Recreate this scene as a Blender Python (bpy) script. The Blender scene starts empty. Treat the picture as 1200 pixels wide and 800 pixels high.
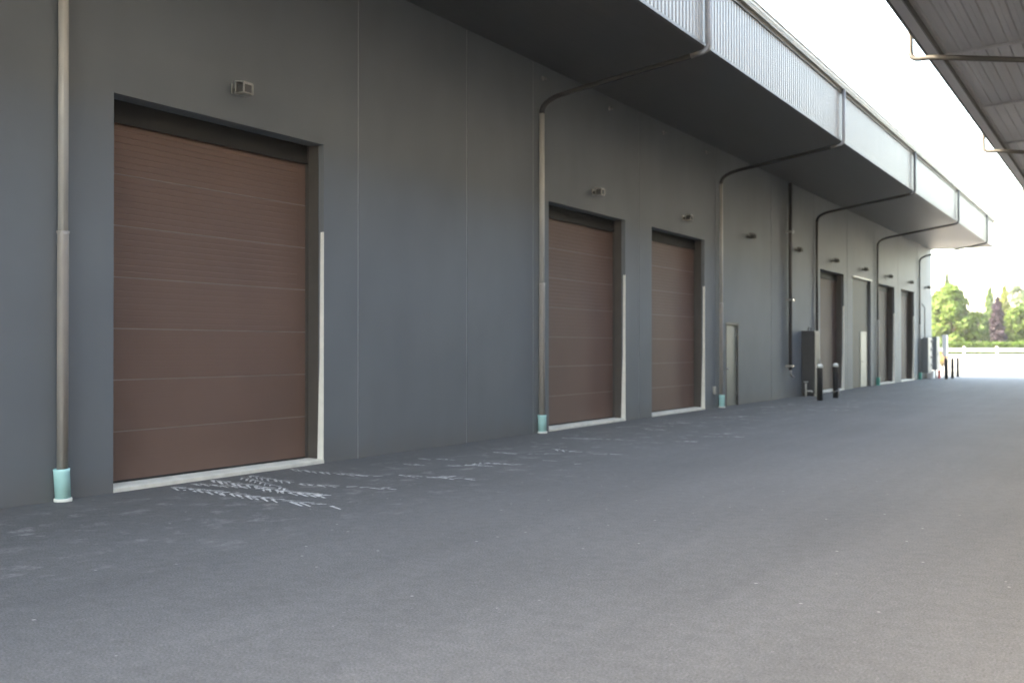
import bpy, bmesh, math, random
from mathutils import Vector, Matrix
random.seed(7)
sc = bpy.context.scene
col = sc.collection
PI = math.pi
ALPHA = math.radians(29.673)
SA, CA = math.sin(ALPHA), math.cos(ALPHA)
CAM = Vector((9.58, 0.0, 1.55))

# ------------------------------------------------------------------ materials
def mat(name, base, rough=0.6, metal=0.0, var=0.12, scale=3.0, detail=6.0, bump=0.0, bscale=60.0,
        spec=0.5, stretch=(1, 1, 1), trans=0.0, coat=0.0):
    m = bpy.data.materials.new(name); m.use_nodes = True
    nt = m.node_tree; N = nt.nodes; L = nt.links
    b = N['Principled BSDF']
    b.inputs['Roughness'].default_value = rough
    b.inputs['Metallic'].default_value = metal
    b.inputs['Specular IOR Level'].default_value = spec
    b.inputs['Transmission Weight'].default_value = trans
    b.inputs['Coat Weight'].default_value = coat
    tc = N.new('ShaderNodeTexCoord'); mp = N.new('ShaderNodeMapping')
    mp.inputs['Scale'].default_value = stretch
    L.new(tc.outputs['Object'], mp.inputs['Vector'])
    nz = N.new('ShaderNodeTexNoise'); nz.inputs['Scale'].default_value = scale; nz.inputs['Detail'].default_value = detail
    L.new(mp.outputs[0], nz.inputs['Vector'])
    cr = N.new('ShaderNodeValToRGB')
    lo = tuple(c * (1 - var) for c in base); hi = tuple(min(1, c * (1 + var)) for c in base)
    cr.color_ramp.elements[0].position = 0.3; cr.color_ramp.elements[0].color = (*lo, 1)
    cr.color_ramp.elements[1].position = 0.7; cr.color_ramp.elements[1].color = (*hi, 1)
    L.new(nz.outputs['Fac'], cr.inputs['Fac']); L.new(cr.outputs['Color'], b.inputs['Base Color'])
    if bump:
        nb = N.new('ShaderNodeTexNoise'); nb.inputs['Scale'].default_value = bscale; nb.inputs['Detail'].default_value = 4
        L.new(tc.outputs['Object'], nb.inputs['Vector'])
        bp = N.new('ShaderNodeBump'); bp.inputs['Strength'].default_value = bump; bp.inputs['Distance'].default_value = 0.01
        L.new(nb.outputs['Fac'], bp.inputs['Height']); L.new(bp.outputs['Normal'], b.inputs['Normal'])
    return m

def wall_material():
    m = mat('painted_concrete', (0.152, 0.169, 0.187), rough=0.62, var=0.05, scale=0.6, detail=5, bump=0.12, bscale=14, spec=0.35)
    nt = m.node_tree; N = nt.nodes; L = nt.links
    b = N['Principled BSDF']
    src = b.inputs['Base Color'].links[0].from_socket
    tc = N.new('ShaderNodeTexCoord'); mp = N.new('ShaderNodeMapping'); mp.inputs['Scale'].default_value = (1, 1.6, 0.7)
    L.new(tc.outputs['Object'], mp.inputs['Vector'])
    nz = N.new('ShaderNodeTexNoise'); nz.inputs['Scale'].default_value = 1.2; nz.inputs['Detail'].default_value = 7
    L.new(mp.outputs[0], nz.inputs['Vector'])
    cr = N.new('ShaderNodeValToRGB')
    cr.color_ramp.elements[0].position = 0.35; cr.color_ramp.elements[0].color = (0.97, 0.97, 0.97, 1)
    cr.color_ramp.elements[1].position = 0.65; cr.color_ramp.elements[1].color = (1.03, 1.03, 1.02, 1)
    L.new(nz.outputs['Fac'], cr.inputs['Fac'])
    mx = N.new('ShaderNodeMix'); mx.data_type = 'RGBA'; mx.blend_type = 'MULTIPLY'; mx.inputs['Factor'].default_value = 1
    L.new(src, mx.inputs['A']); L.new(cr.outputs['Color'], mx.inputs['B'])
    # splashed dust low on the wall
    sep = N.new('ShaderNodeSeparateXYZ'); L.new(tc.outputs['Object'], sep.inputs[0])
    n2 = N.new('ShaderNodeTexNoise'); n2.inputs['Scale'].default_value = 2.5; n2.inputs['Detail'].default_value = 8
    L.new(tc.outputs['Object'], n2.inputs['Vector'])
    ad = N.new('ShaderNodeMath'); ad.operation = 'MULTIPLY_ADD'; ad.inputs[1].default_value = -0.55; L.new(n2.outputs['Fac'], ad.inputs[0]); L.new(sep.outputs['Z'], ad.inputs[2])
    mr = N.new('ShaderNodeMapRange'); mr.inputs['From Min'].default_value = 0.12; mr.inputs['From Max'].default_value = -0.25
    mr.inputs['To Min'].default_value = 0.0; mr.inputs['To Max'].default_value = 0.45
    L.new(ad.outputs[0], mr.inputs['Value'])
    m2 = N.new('ShaderNodeMix'); m2.data_type = 'RGBA'; m2.inputs['B'].default_value = (0.16, 0.155, 0.15, 1)
    L.new(mr.outputs[0], m2.inputs['Factor']); L.new(mx.outputs['Result'], m2.inputs['A'])
    L.new(m2.outputs['Result'], b.inputs['Base Color'])
    return m

def asphalt_material():
    m = bpy.data.materials.new('asphalt'); m.use_nodes = True
    nt = m.node_tree; N = nt.nodes; L = nt.links
    b = N['Principled BSDF']; b.inputs['Roughness'].default_value = 0.75; b.inputs['Specular IOR Level'].default_value = 0.35
    geo = N.new('ShaderNodeNewGeometry')
    def noise(scale, detail, rough=0.55, vec=None):
        n = N.new('ShaderNodeTexNoise'); n.inputs['Scale'].default_value = scale; n.inputs['Detail'].default_value = detail
        n.inputs['Roughness'].default_value = rough; L.new(vec or geo.outputs['Position'], n.inputs['Vector']); return n
    def ramp(src, p0, c0, p1, c1):
        r = N.new('ShaderNodeValToRGB'); r.color_ramp.elements[0].position = p0; r.color_ramp.elements[1].position = p1
        r.color_ramp.elements[0].color = (*c0, 1); r.color_ramp.elements[1].color = (*c1, 1); L.new(src, r.inputs['Fac']); return r
    def mix(f, a, c, mode='MIX'):
        x = N.new('ShaderNodeMix'); x.data_type = 'RGBA'; x.blend_type = mode
        if isinstance(f, float): x.inputs['Factor'].default_value = f
        else: L.new(f, x.inputs['Factor'])
        for s, k in ((a, 'A'), (c, 'B')):
            if isinstance(s, tuple): x.inputs[k].default_value = (*s, 1)
            else: L.new(s, x.inputs[k])
        return x.outputs['Result']
    big = ramp(noise(0.35, 6).outputs['Fac'], 0.3, (0.1165, 0.116, 0.1145), 0.72, (0.140, 0.1395, 0.1375))
    grain = ramp(noise(70, 4, 0.75).outputs['Fac'], 0.34, (0.55, 0.55, 0.55), 0.68, (1.45, 1.45, 1.45))
    vor = N.new('ShaderNodeTexVoronoi'); vor.inputs['Scale'].default_value = 55; L.new(geo.outputs['Position'], vor.inputs['Vector'])
    speck = ramp(vor.outputs['Color'], 0.93, (0, 0, 0), 0.97, (1, 1, 1))
    c = mix(1.0, big.outputs['Color'], grain.outputs['Color'], 'MULTIPLY')
    mid = ramp(noise(9, 5, 0.65).outputs['Fac'], 0.32, (0.88, 0.88, 0.88), 0.68, (1.11, 1.11, 1.11))
    c = mix(1.0, c, mid.outputs['Color'], 'MULTIPLY')
    # stray pale pebbles: a few small dots
    v2 = N.new('ShaderNodeTexVoronoi'); v2.inputs['Scale'].default_value = 7; L.new(geo.outputs['Position'], v2.inputs['Vector'])
    dot = ramp(v2.outputs['Distance'], 0.07, (1, 1, 1), 0.10, (0, 0, 0)); pick = ramp(v2.outputs['Color'], 0.72, (0, 0, 0), 0.74, (1, 1, 1))
    dm = N.new('ShaderNodeMath'); dm.operation = 'MULTIPLY'; L.new(dot.outputs['Color'], dm.inputs[0]); L.new(pick.outputs['Color'], dm.inputs[1])
    c = mix(dm.outputs[0], c, (0.34, 0.335, 0.32))
    sb = N.new('ShaderNodeMath'); sb.operation = 'MULTIPLY'; sb.inputs[1].default_value = 0.35; L.new(speck.outputs['Color'], sb.inputs[0])
    c = mix(sb.outputs[0], c, (0.28, 0.28, 0.27))
    # long rolling marks of the paver along the building
    mp = N.new('ShaderNodeMapping'); mp.inputs['Scale'].default_value = (1.6, 0.12, 1); L.new(geo.outputs['Position'], mp.inputs['Vector'])
    st = ramp(noise(1.0, 4, 0.6, mp.outputs[0]).outputs['Fac'], 0.35, (0.93, 0.93, 0.93), 0.65, (1.06, 1.06, 1.06))
    c = mix(1.0, c, st.outputs['Color'], 'MULTIPLY')
    # chalky dust lying near the wall (0.2 - 3.5 m)
    sep = N.new('ShaderNodeSeparateXYZ'); L.new(geo.outputs['Position'], sep.inputs[0])
    fall = N.new('ShaderNodeValToRGB'); e = fall.color_ramp.elements
    e[0].position = 0.02; e[0].color = (0, 0, 0, 1); e[1].position = 0.09; e[1].color = (1, 1, 1, 1)
    k = e.new(0.26); k.color = (0.75, 0.75, 0.75, 1); k = e.new(0.42); k.color = (0, 0, 0, 1)
    dv = N.new('ShaderNodeMath'); dv.operation = 'DIVIDE'; dv.inputs[1].default_value = 10; L.new(sep.outputs['X'], dv.inputs[0]); L.new(dv.outputs[0], fall.inputs['Fac'])
    mp2 = N.new('ShaderNodeMapping'); mp2.inputs['Scale'].default_value = (1.0, 0.75, 1); mp2.inputs['Rotation'].default_value = (0, 0, 0.3); L.new(geo.outputs['Position'], mp2.inputs['Vector'])
    pat = ramp(noise(3.3, 8, 0.66, mp2.outputs[0]).outputs['Fac'], 0.55, (0, 0, 0), 0.66, (1, 1, 1))
    ml = N.new('ShaderNodeMath'); ml.operation = 'MULTIPLY'; L.new(pat.outputs['Color'], ml.inputs[0]); L.new(fall.outputs['Color'], ml.inputs[1])
    br = ramp(noise(26, 4, 0.7).outputs['Fac'], 0.38, (0.1, 0.1, 0.1), 0.6, (0.75, 0.75, 0.75))
    m3 = N.new('ShaderNodeMath'); m3.operation = 'MULTIPLY'; L.new(ml.outputs[0], m3.inputs[0]); L.new(br.outputs['Color'], m3.inputs[1])
    c = mix(m3.outputs[0], c, (0.36, 0.355, 0.345))
    L.new(c, b.inputs['Base Color'])
    bp = N.new('ShaderNodeBump'); bp.inputs['Strength'].default_value = 0.8; bp.inputs['Distance'].default_value = 0.010
    L.new(noise(70, 4, 0.7).outputs['Fac'], bp.inputs['Height']); L.new(bp.outputs['Normal'], b.inputs['Normal'])
    return m

def chalk_material():
    m = mat('chalk_dust', (0.62, 0.62, 0.6), rough=0.95, var=0.1, scale=30)
    nt = m.node_tree; N = nt.nodes; L = nt.links
    b = N['Principled BSDF']; out = N['Material Output']
    tr = N.new('ShaderNodeBsdfTransparent'); mx = N.new('ShaderNodeMixShader')
    tc = N.new('ShaderNodeTexCoord'); n = N.new('ShaderNodeTexNoise'); n.inputs['Scale'].default_value = 12; n.inputs['Detail'].default_value = 5
    L.new(tc.outputs['Object'], n.inputs['Vector'])
    r = N.new('ShaderNodeValToRGB'); r.color_ramp.elements[0].position = 0.3; r.color_ramp.elements[1].position = 0.5
    r.color_ramp.elements[0].color = (0.0, 0.0, 0.0, 1); r.color_ramp.elements[1].color = (1, 1, 1, 1)
    L.new(n.outputs['Fac'], r.inputs['Fac']); L.new(r.outputs['Color'], mx.inputs['Fac'])
    L.new(tr.outputs[0], mx.inputs[1]); L.new(b.outputs[0], mx.inputs[2]); L.new(mx.outputs[0], out.inputs['Surface'])
    return m

def leaf_material(name, base, var=0.35):
    m = mat(name, base, rough=0.6, var=var, scale=0.9, detail=3, spec=0.2)
    nt = m.node_tree; N = nt.nodes; L = nt.links
    b = N['Principled BSDF']; out = N['Material Output']
    t = N.new('ShaderNodeBsdfTranslucent'); mx = N.new('ShaderNodeMixShader'); mx.inputs['Fac'].default_value = 0.3
    L.new(b.inputs['Base Color'].links[0].from_socket, t.inputs['Color'])
    L.new(b.outputs[0], mx.inputs[1]); L.new(t.outputs[0], mx.inputs[2]); L.new(mx.outputs[0], out.inputs['Surface'])
    return m

M = {}
M['wall'] = wall_material()
M['sealant'] = mat('joint_sealant', (0.28, 0.292, 0.30), 0.6, var=0.15, scale=2)
M['door'] = mat('brown_door_paint', (0.165, 0.105, 0.085), 0.55, var=0.06, scale=0.8, bump=0.03, bscale=40, spec=0.3)
M['door_shaded'] = mat('shaded_brown_door_paint', (0.062, 0.042, 0.036), 0.6, var=0.06, scale=0.8, spec=0.2)  # same brown, darkened to paint in the shade of far openings
M['door_half_shaded'] = mat('half_shaded_brown_door_paint', (0.105, 0.072, 0.062), 0.6, var=0.06, scale=0.8, spec=0.25)  # brown toned down, partial shade put into its colour
M['lintel_shade'] = mat('lintel_shade_and_seal_dark', (0.032, 0.031, 0.03), 0.7, var=0.1, spec=0.2)  # dark tone for painted lintel shade; the bottom seal shares it
M['door_line'] = mat('door_joint_highlight', (0.225, 0.19, 0.178), 0.5, var=0.15, scale=3)  # lighter strip paints a highlight along the section joints
M['jamb'] = mat('jamb_metal', (0.075, 0.066, 0.06), 0.6, var=0.1)
M['sill'] = mat('pale_concrete', (0.70, 0.69, 0.62), 0.85, var=0.12, scale=5, bump=0.2, bscale=30)
M['guard'] = mat('white_paint', (0.78, 0.78, 0.73), 0.6, var=0.07, scale=6)
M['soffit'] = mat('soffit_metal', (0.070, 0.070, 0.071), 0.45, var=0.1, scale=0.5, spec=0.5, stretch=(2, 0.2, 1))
M['fascia'] = mat('ribbed_steel', (0.180, 0.176, 0.172), 0.38, metal=0.15, var=0.05, scale=0.8, stretch=(1, 3, 0.3))
M['trim'] = mat('dark_trim', (0.10, 0.10, 0.10), 0.45, var=0.1)
M['gutter'] = mat('gutter_metal', (0.36, 0.35, 0.31), 0.42, var=0.1, scale=1.5)
M['roof'] = mat('roof_membrane', (0.35, 0.35, 0.35), 0.8, var=0.1)
M['pipe'] = mat('grey_downspout', (0.46, 0.45, 0.43), 0.35, var=0.08, spec=0.5)
M['pipe_fascia'] = mat('fascia_pipe_paint', (0.15, 0.143, 0.14), 0.5, var=0.08, spec=0.35)
M['pipe_brown'] = mat('brown_downspout', (0.36, 0.335, 0.315), 0.38, var=0.08, spec=0.5)
M['pipe_dark'] = mat('dark_downspout', (0.06, 0.058, 0.055), 0.45, var=0.1)
M['run_shaded'] = mat('shaded_eaves_pipe', (0.055, 0.055, 0.055), 0.85, var=0.1, spec=0.1)  # pipe tone darkened to paint in the shade under the soffit
M['pipe_pale'] = mat('pale_downspout', (0.30, 0.30, 0.29), 0.5, var=0.08)
M['boot'] = mat('turquoise_plastic', (0.42, 0.76, 0.76), 0.25, var=0.06, scale=6, spec=0.5)
M['boot_ring'] = mat('pale_plastic', (0.72, 0.75, 0.72), 0.5, var=0.08)
M['boot_teal'] = mat('teal_plastic', (0.10, 0.42, 0.34), 0.35, var=0.08)
M['lamp'] = mat('lamp_metal', (0.30, 0.30, 0.29), 0.4, metal=0.3, var=0.1, scale=12)
M['lamp_dark'] = mat('lamp_dark_body', (0.06, 0.06, 0.058), 0.45, var=0.1)
M['lens'] = mat('lamp_lens', (0.07, 0.072, 0.074), 0.15, var=0.05, spec=0.6)
M['steel_door'] = mat('grey_green_paint', (0.165, 0.175, 0.155), 0.45, var=0.06)
M['pale_door'] = mat('pale_grey_green_paint', (0.30, 0.32, 0.29), 0.45, var=0.06)
M['frame_dark'] = mat('dark_frame_paint', (0.045, 0.045, 0.045), 0.5, var=0.1)
M['infill'] = mat('infill_panel', (0.04, 0.039, 0.037), 0.6, spec=0.25, var=0.06, stretch=(1, 3, 0.2))
M['chrome'] = mat('brushed_steel', (0.62, 0.62, 0.62), 0.25, metal=0.9, var=0.05)
M['black'] = mat('black_paint', (0.028, 0.028, 0.03), 0.4, var=0.15, scale=5)
M['cabinet_dark'] = mat('charcoal_paint', (0.05, 0.05, 0.052), 0.5, var=0.1)
M['cabinet'] = mat('grey_cabinet_paint', (0.16, 0.18, 0.19), 0.45, var=0.06)
M['pale_metal'] = mat('pale_meter_case', (0.36, 0.36, 0.34), 0.45, var=0.06)
M['white'] = mat('white_enamel', (0.75, 0.76, 0.76), 0.45, var=0.04)
M['red'] = mat('red_paint', (0.55, 0.06, 0.04), 0.4, var=0.1)
M['fence'] = mat('white_fence_paint', (0.62, 0.61, 0.58), 0.6, var=0.08)
M['asphalt'] = asphalt_material()
M['yard'] = mat('yard_concrete', (0.20, 0.197, 0.187), 0.85, var=0.1, scale=0.4, bump=0.15, bscale=30)
M['chalk'] = chalk_material()
M['grass'] = mat('grass', (0.07, 0.10, 0.025), 0.9, var=0.3, scale=1.2)
M['canopy'] = mat('canopy_sheet', (0.45, 0.45, 0.475), 0.55, metal=0.0, var=0.12, scale=0.7, stretch=(2, 0.3, 1))
M['unseen_rwall'] = mat('unseen_wall_dark', (0.025, 0.026, 0.028), 0.8, var=0.06)
M['unseen_rfascia'] = mat('unseen_fascia_dark', (0.06, 0.06, 0.062), 0.6, var=0.08)  # unseen face, kept dark to cut bounce on the left wall
M['bark'] = mat('bark', (0.10, 0.075, 0.055), 0.9, var=0.3, scale=6)
M['leaf_bright'] = leaf_material('bright_leaves', (0.058, 0.098, 0.020))
M['leaf_mid'] = leaf_material('mid_leaves', (0.036, 0.070, 0.020))
M['leaf_yellow'] = leaf_material('yellow_leaves', (0.10, 0.125, 0.03))
M['leaf_dark'] = leaf_material('conifer_leaves', (0.030, 0.055, 0.025))
M['leaf_grey'] = leaf_material('grey_green_leaves', (0.07, 0.10, 0.06))
M['leaf_purple'] = leaf_material('purple_leaves', (0.024, 0.017, 0.028))
M['leaf_hedge'] = leaf_material('hedge_leaves', (0.050, 0.095, 0.014))
M['petal_yellow'] = leaf_material('yellow_petals', (0.5, 0.42, 0.04))
M['petal_peach'] = leaf_material('peach_petals', (0.5, 0.24, 0.12))

# ------------------------------------------------------------------ mesh helper
class MB:
    def __init__(s): s.bm = bmesh.new(); s.mi = 0
    def face(s, pts):
        f = s.bm.faces.new([s.bm.verts.new(p) for p in pts]); f.material_index = s.mi; return f
    def box(s, x0, x1, y0, y1, z0, z1, bev=0.0):
        vs = [s.bm.verts.new(p) for p in ((x0,y0,z0),(x1,y0,z0),(x1,y1,z0),(x0,y1,z0),(x0,y0,z1),(x1,y0,z1),(x1,y1,z1),(x0,y1,z1))]
        fs = [s.bm.faces.new([vs[i] for i in q]) for q in ((3,2,1,0),(4,5,6,7),(0,1,5,4),(1,2,6,5),(2,3,7,6),(3,0,4,7))]
        for f in fs: f.material_index = s.mi
        if bev:
            es = list({e for f in fs for e in f.edges})
            r = bmesh.ops.bevel(s.bm, geom=es, offset=bev, segments=2, affect='EDGES', profile=0.5)
            for f in r['faces']: f.material_index = s.mi
        return s
    def prism(s, pts, axis, a, b, closed=True, caps=True):
        """pts: profile in the two other axes, extruded along axis from a to b"""
        def P(p, t):
            if axis == 'y': return (p[0], t, p[1])
            if axis == 'x': return (t, p[0], p[1])
            return (p[0], p[1], t)
        A = [s.bm.verts.new(P(p, a)) for p in pts]; B = [s.bm.verts.new(P(p, b)) for p in pts]
        n = len(pts)
        for i in range(n if closed else n - 1):
            j = (i + 1) % n
            f = s.bm.faces.new([A[i], A[j], B[j], B[i]]); f.material_index = s.mi
        if closed and caps:
            for q in (A[::-1], B):
                f = s.bm.faces.new(q); f.material_index = s.mi
        return s
    def tube(s, pts, r, seg=12, cap=True, flat=None):
        pts = [Vector(p) for p in pts]; rs = r if isinstance(r, (list, tuple)) else [r] * len(pts)
        rings = []; up = None
        for i, p in enumerate(pts):
            d = (pts[min(i+1, len(pts)-1)] - pts[max(i-1, 0)]).normalized()
            if up is None:
                up = Vector((0, 0, 1)) if abs(d.z) < 0.9 else Vector((0, 1, 0))
            a = d.cross(up).normalized(); b2 = a.cross(d).normalized(); up = b2
            ring = []
            for k in range(seg):
                t = 2 * PI * k / seg
                q = 1.0
                if flat:  # fluted, nearly square section
                    c_, s_ = abs(math.cos(t)), abs(math.sin(t))
                    q = 1.0 / max(c_, s_) ** 0.8 * (1 - 0.06 * (1 if k % 4 == 2 else 0))
                ring.append(s.bm.verts.new(p + (a * math.cos(t) + b2 * math.sin(t)) * rs[i] * q))
            rings.append(ring)
        for i in range(len(rings) - 1):
            for k in range(seg):
                f = s.bm.faces.new([rings[i][k], rings[i][(k+1) % seg], rings[i+1][(k+1) % seg], rings[i+1][k]]); f.material_index = s.mi; f.smooth = True
        if cap:
            for q in (rings[0][::-1], rings[-1]):
                f = s.bm.faces.new(q); f.material_index = s.mi
        return s
    def lathe(s, prof, x, y, seg=20):
        rings = [[s.bm.verts.new((x + r * math.cos(2*PI*k/seg), y + r * math.sin(2*PI*k/seg), z)) for k in range(seg)] for r, z in prof]
        for i in range(len(rings) - 1):
            for k in range(seg):
                f = s.bm.faces.new([rings[i][k], rings[i][(k+1) % seg], rings[i+1][(k+1) % seg], rings[i+1][k]]); f.material_index = s.mi; f.smooth = True
        for q in (rings[0][::-1], rings[-1]):
            f = s.bm.faces.new(q); f.material_index = s.mi
        return s
    def build(s, name, mats, parent=None, recalc=True):
        if recalc: bmesh.ops.recalc_face_normals(s.bm, faces=s.bm.faces)
        me = bpy.data.meshes.new(name); s.bm.to_mesh(me); s.bm.free()
        for m_ in (mats if isinstance(mats, (list, tuple)) else [mats]): me.materials.append(m_)
        o = bpy.data.objects.new(name, me); col.objects.link(o)
        if parent: o.parent = parent
        return o

def tag(o, label=None, cat=None, group=None, kind=None):
    if label: o['label'] = label
    if cat: o['category'] = cat
    if group: o['group'] = group
    if kind: o['kind'] = kind
    return o

def thing(name, loc, label, cat, group=None, rz=0):
    o = bpy.data.objects.new(name, None); col.objects.link(o); o.location = loc; o.rotation_euler.z = rz
    o.empty_display_size = 0.2
    return tag(o, label, cat, group)

def sub(name, loc, parent, label=None):
    o = bpy.data.objects.new(name, None); col.objects.link(o); o.location = loc; o.parent = parent; o.empty_display_size = 0.2
    if label: o['label'] = label
    return o

def copy_tree(o, parent=None):
    c = o.copy(); col.objects.link(c); c.parent = parent
    for ch in o.children: copy_tree(ch, c)
    return c

def depth(x, y): return (CAM.x - x) * SA + (y - CAM.y) * CA
def rise(x, y):
    t = min(1, max(0, (depth(x, y) - 72) / 53)); return 0.82 * t * t * (3 - 2 * t)
def far(lat, z):   # a point lat metres to the right of, and z metres along, the drive's sight line
    x = CAM.x - z * SA + lat * CA; y = z * CA + lat * SA
    return Vector((x, y, rise(x, y)))

# ------------------------------------------------------------------ ground
def sheet(name, us, vs, m, off, kind='structure', cond=None):
    b = MB(); vm = {}
    for i, u in enumerate(us):
        for j, v in enumerate(vs):
            p = far(u, v); vm[i, j] = b.bm.verts.new((p.x, p.y, p.z + off))
    for i in range(len(us)-1):
        for j in range(len(vs)-1):
            f = b.bm.faces.new([vm[i, j], vm[i+1, j], vm[i+1, j+1], vm[i, j+1]]); f.smooth = True
    o = b.build(name, m, recalc=False)
    tag(o, kind=kind); return o
VS = [-300, -150, -60, -20, 0, 20, 40, 60, 70] + [72 + i * 3 for i in range(19)] + [135, 160, 200, 300, 500, 800]
US = [-800, -500, -250, -100, -50, -20, 0, 20, 40, 70, 120, 250, 500, 800]
sheet('ground', US, VS, M['asphalt'], 0.0)

# pale concrete yard past the end of the building (axis aligned with the building)
b = MB(); vm = {}
xs = [-120, -90, -60, -40, -20, 0, 15, 30, 50, 80, 120]; ys = [78 + 4 * i for i in range(40)]
for i, x in enumerate(xs):
    for j, y in enumerate(ys):
        if depth(x, y) > 129.5:
            zc = 129.5; y2 = max(78, (zc - (CAM.x - x) * SA) / CA)
        else: y2 = y
        vm[i, j] = b.bm.verts.new((x, y2, rise(x, y2) + 0.006))
for i in range(len(xs)-1):
    for j in range(len(ys)-1):
        q = [vm[i, j], vm[i+1, j], vm[i+1, j+1], vm[i, j+1]]
        if (q[0].co - q[3].co).length < 1e-4 and (q[1].co - q[2].co).length < 1e-4: continue
        b.bm.faces.new(q)
tag(b.build('yard_pavement', M['yard'], recalc=False), kind='structure')
sheet('lawn', [-160, -60, 0, 30, 60, 90, 120, 200], [129.6, 132, 136, 145, 160, 200, 260], M['grass'], 0.03)

# white tyre tread prints left on the asphalt
b = MB(); rnd = random.Random(3)
def chev(x, y, dx, dy, w, sgn, th):
    d = Vector((dx, dy)).normalized(); n = Vector((-d.y, d.x))
    p0 = Vector((x, y)); p1 = p0 + (d * 1.2 - n * .6) * w if sgn < 0 else p0 + (d * .62 + n * .36) * w
    t = (p1 - p0).normalized(); q = Vector((-t.y, t.x)) * th
    z = 0.006 + rnd.random() * 0.003
    b.face([(*(p0 - q), z), (*(p0 + q), z), (*(p1 + q * 0.5), z), (*(p1 - q * 0.5), z)])
def track(pts, step, w, keep, th=0.016):
    pts = [Vector(p) for p in pts]
    for i in range(len(pts)-1):
        a, c = pts[i], pts[i+1]; L_ = (c - a).length; d = (c - a) / L_
        n = int(L_ / step)
        for k in range(n):
            t = k / n; u = (i + t) / (len(pts) - 1)
            p = a + d * (k * step); kp = keep(u)
            for sgn in (-1, 1):
                if rnd.random() < kp:
                    chev(p.x + rnd.gauss(0, .008), p.y + rnd.gauss(0, .008), d.x, d.y, w * rnd.uniform(.75, 1.1), sgn, th * rnd.uniform(.6, 1.25))
fade = lambda u: 0.97 if u < .55 else max(0.1, .97 - (u - .55) * 1.6)
TR = [[(0.23, 8.79), (1.04, 8.71), (2.02, 8.55), (2.88, 8.49)],
      [(0.18, 9.12), (1.10, 9.20), (2.18, 9.08)],
      [(0.14, 9.47), (0.98, 9.30), (1.64, 9.09), (2.25, 9.05)],
      [(0.28, 9.84), (1.50, 9.26)],
      [(0.22, 10.01), (1.24, 9.72), (1.91, 9.75), (2.47, 9.94)],
      [(0.15, 10.83), (1.00, 10.71), (1.70, 10.75)],
      [(1.73, 10.97), (2.16, 10.96), (2.53, 11.33)],
      [(1.01, 10.77), (1.52, 10.80)],
      [(1.06, 12.07), (1.42, 12.15)],
      [(1.84, 12.33), (1.92, 12.75), (2.52, 12.78)],
      [(1.23, 14.11), (1.71, 14.07)],
      [(1.72, 15.02), (2.15, 14.78), (2.31, 14.88)],
      [(2.42, 13.42), (2.64, 13.54)],
      [(2.36, 11.03), (2.80, 11.08)],
      [(1.36, 19.54), (1.79, 19.54)],
      [(1.68, 24.27), (2.05, 24.12)]]
for i, t in enumerate(TR): track(t, 0.135, (.25, .17, .23, .14, .17, .17)[i] if i < 6 else .19, fade if i < 6 else (lambda u: .8), 0.022 if i < 3 else 0.018)
for k in range(34):   # broken prints further along the wall, most of them across the drive
    y0 = rnd.uniform(10.8, 36); x0 = rnd.uniform(0.5, 2.9); ln = rnd.uniform(0.4, 1.3)
    a = rnd.gauss(0.45, 0.3); kp = rnd.uniform(.15, .6)
    track([(x0, y0), (x0 + ln * math.cos(a), y0 + ln * math.sin(a))], 0.13, 0.17, lambda u, kp=kp: kp, 0.018)
tag(b.build('tyre_prints', M['chalk'], recalc=False), kind='structure')

# ------------------------------------------------------------------ left warehouse
WH = 6.78; Y0, Y1 = -15.0, 61.9
house = thing('warehouse', (0, 18, 0), 'long dark blue grey warehouse with brown loading doors and ribbed canopy', 'warehouse')
HO = Vector((0, 18, 0))
def hb(name, b, m, parent=None):
    """build in world coordinates, parent under the warehouse"""
    o = b.build(name, m)
    par = parent or house
    off = HO if parent is None else parent_loc[parent]
    o.data.transform(Matrix.Translation(-off)); o.parent = par
    return o
parent_loc = {}
doors = [(8.16, 11.67), (18.20, 21.73), (23.20, 26.70), (38.32, 41.85), (43.32, 46.60), (48.20, 51.62), (53.22, 56.60)]
DH = 4.30
T = 0.36
openings = [(a, c, DH) for a, c in doors] + [(28.33, 29.40, 2.24)]
openings.sort()
joints = [-12.5, -7.5, -2.5, 2.5, 7.47, 12.43, 15.32, 17.6, 22.47, 27.5, 32.5, 37.5, 42.4, 47.55, 52.5, 57.6]
b = MB()
g = 0.016
def solid(y0, y1, z0, z1):
    js = [j for j in joints if y0 + .05 < j < y1 - .05]
    e = [y0] + js + [y1]
    for i in range(len(e)-1):
        a = e[i] + (g if i > 0 else 0); c = e[i+1] - (g if i < len(e)-2 else 0)
        b.mi = 0; b.box(-T, 0, a, c, z0, z1)
    b.mi = 1
    for j in js: b.box(-T + .02, -0.007, j - g, j + g, z0, z1)
    b.mi = 0
y = Y0
for a, c, hgt in openings:
    solid(y, a, -0.3, WH); solid(a, c, hgt, WH); y = c
solid(y, Y1, -0.3, WH)
b.box(-30, -T, Y1 - .3, Y1, -0.3, WH + 1.2); b.box(-30, -T, Y0, Y0 + .3, -0.3, WH + 1.2); b.box(-30, -29.7, Y0 + .3, Y1 - .3, -0.3, WH + 1.2)
b.box(-T, 0, Y0, Y1, WH, WH + 1.2)
hb('wall', b, [M['wall'], M['sealant']])
# roof, soffit, fascia
b = MB(); b.box(-30.1, 3.02, Y0 - .1, 61.47, WH + 1.205, WH + 1.33); hb('roof', b, M['roof'])
FX = 3.09
prof = [(0.004, WH + .06)]; x = 0.004
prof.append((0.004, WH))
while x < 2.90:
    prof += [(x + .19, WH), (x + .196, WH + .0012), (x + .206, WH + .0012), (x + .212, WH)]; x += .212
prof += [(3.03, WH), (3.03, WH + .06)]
b = MB(); b.prism(prof, 'y', Y0, 61.45); hb('soffit', b, M['soffit'])
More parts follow.
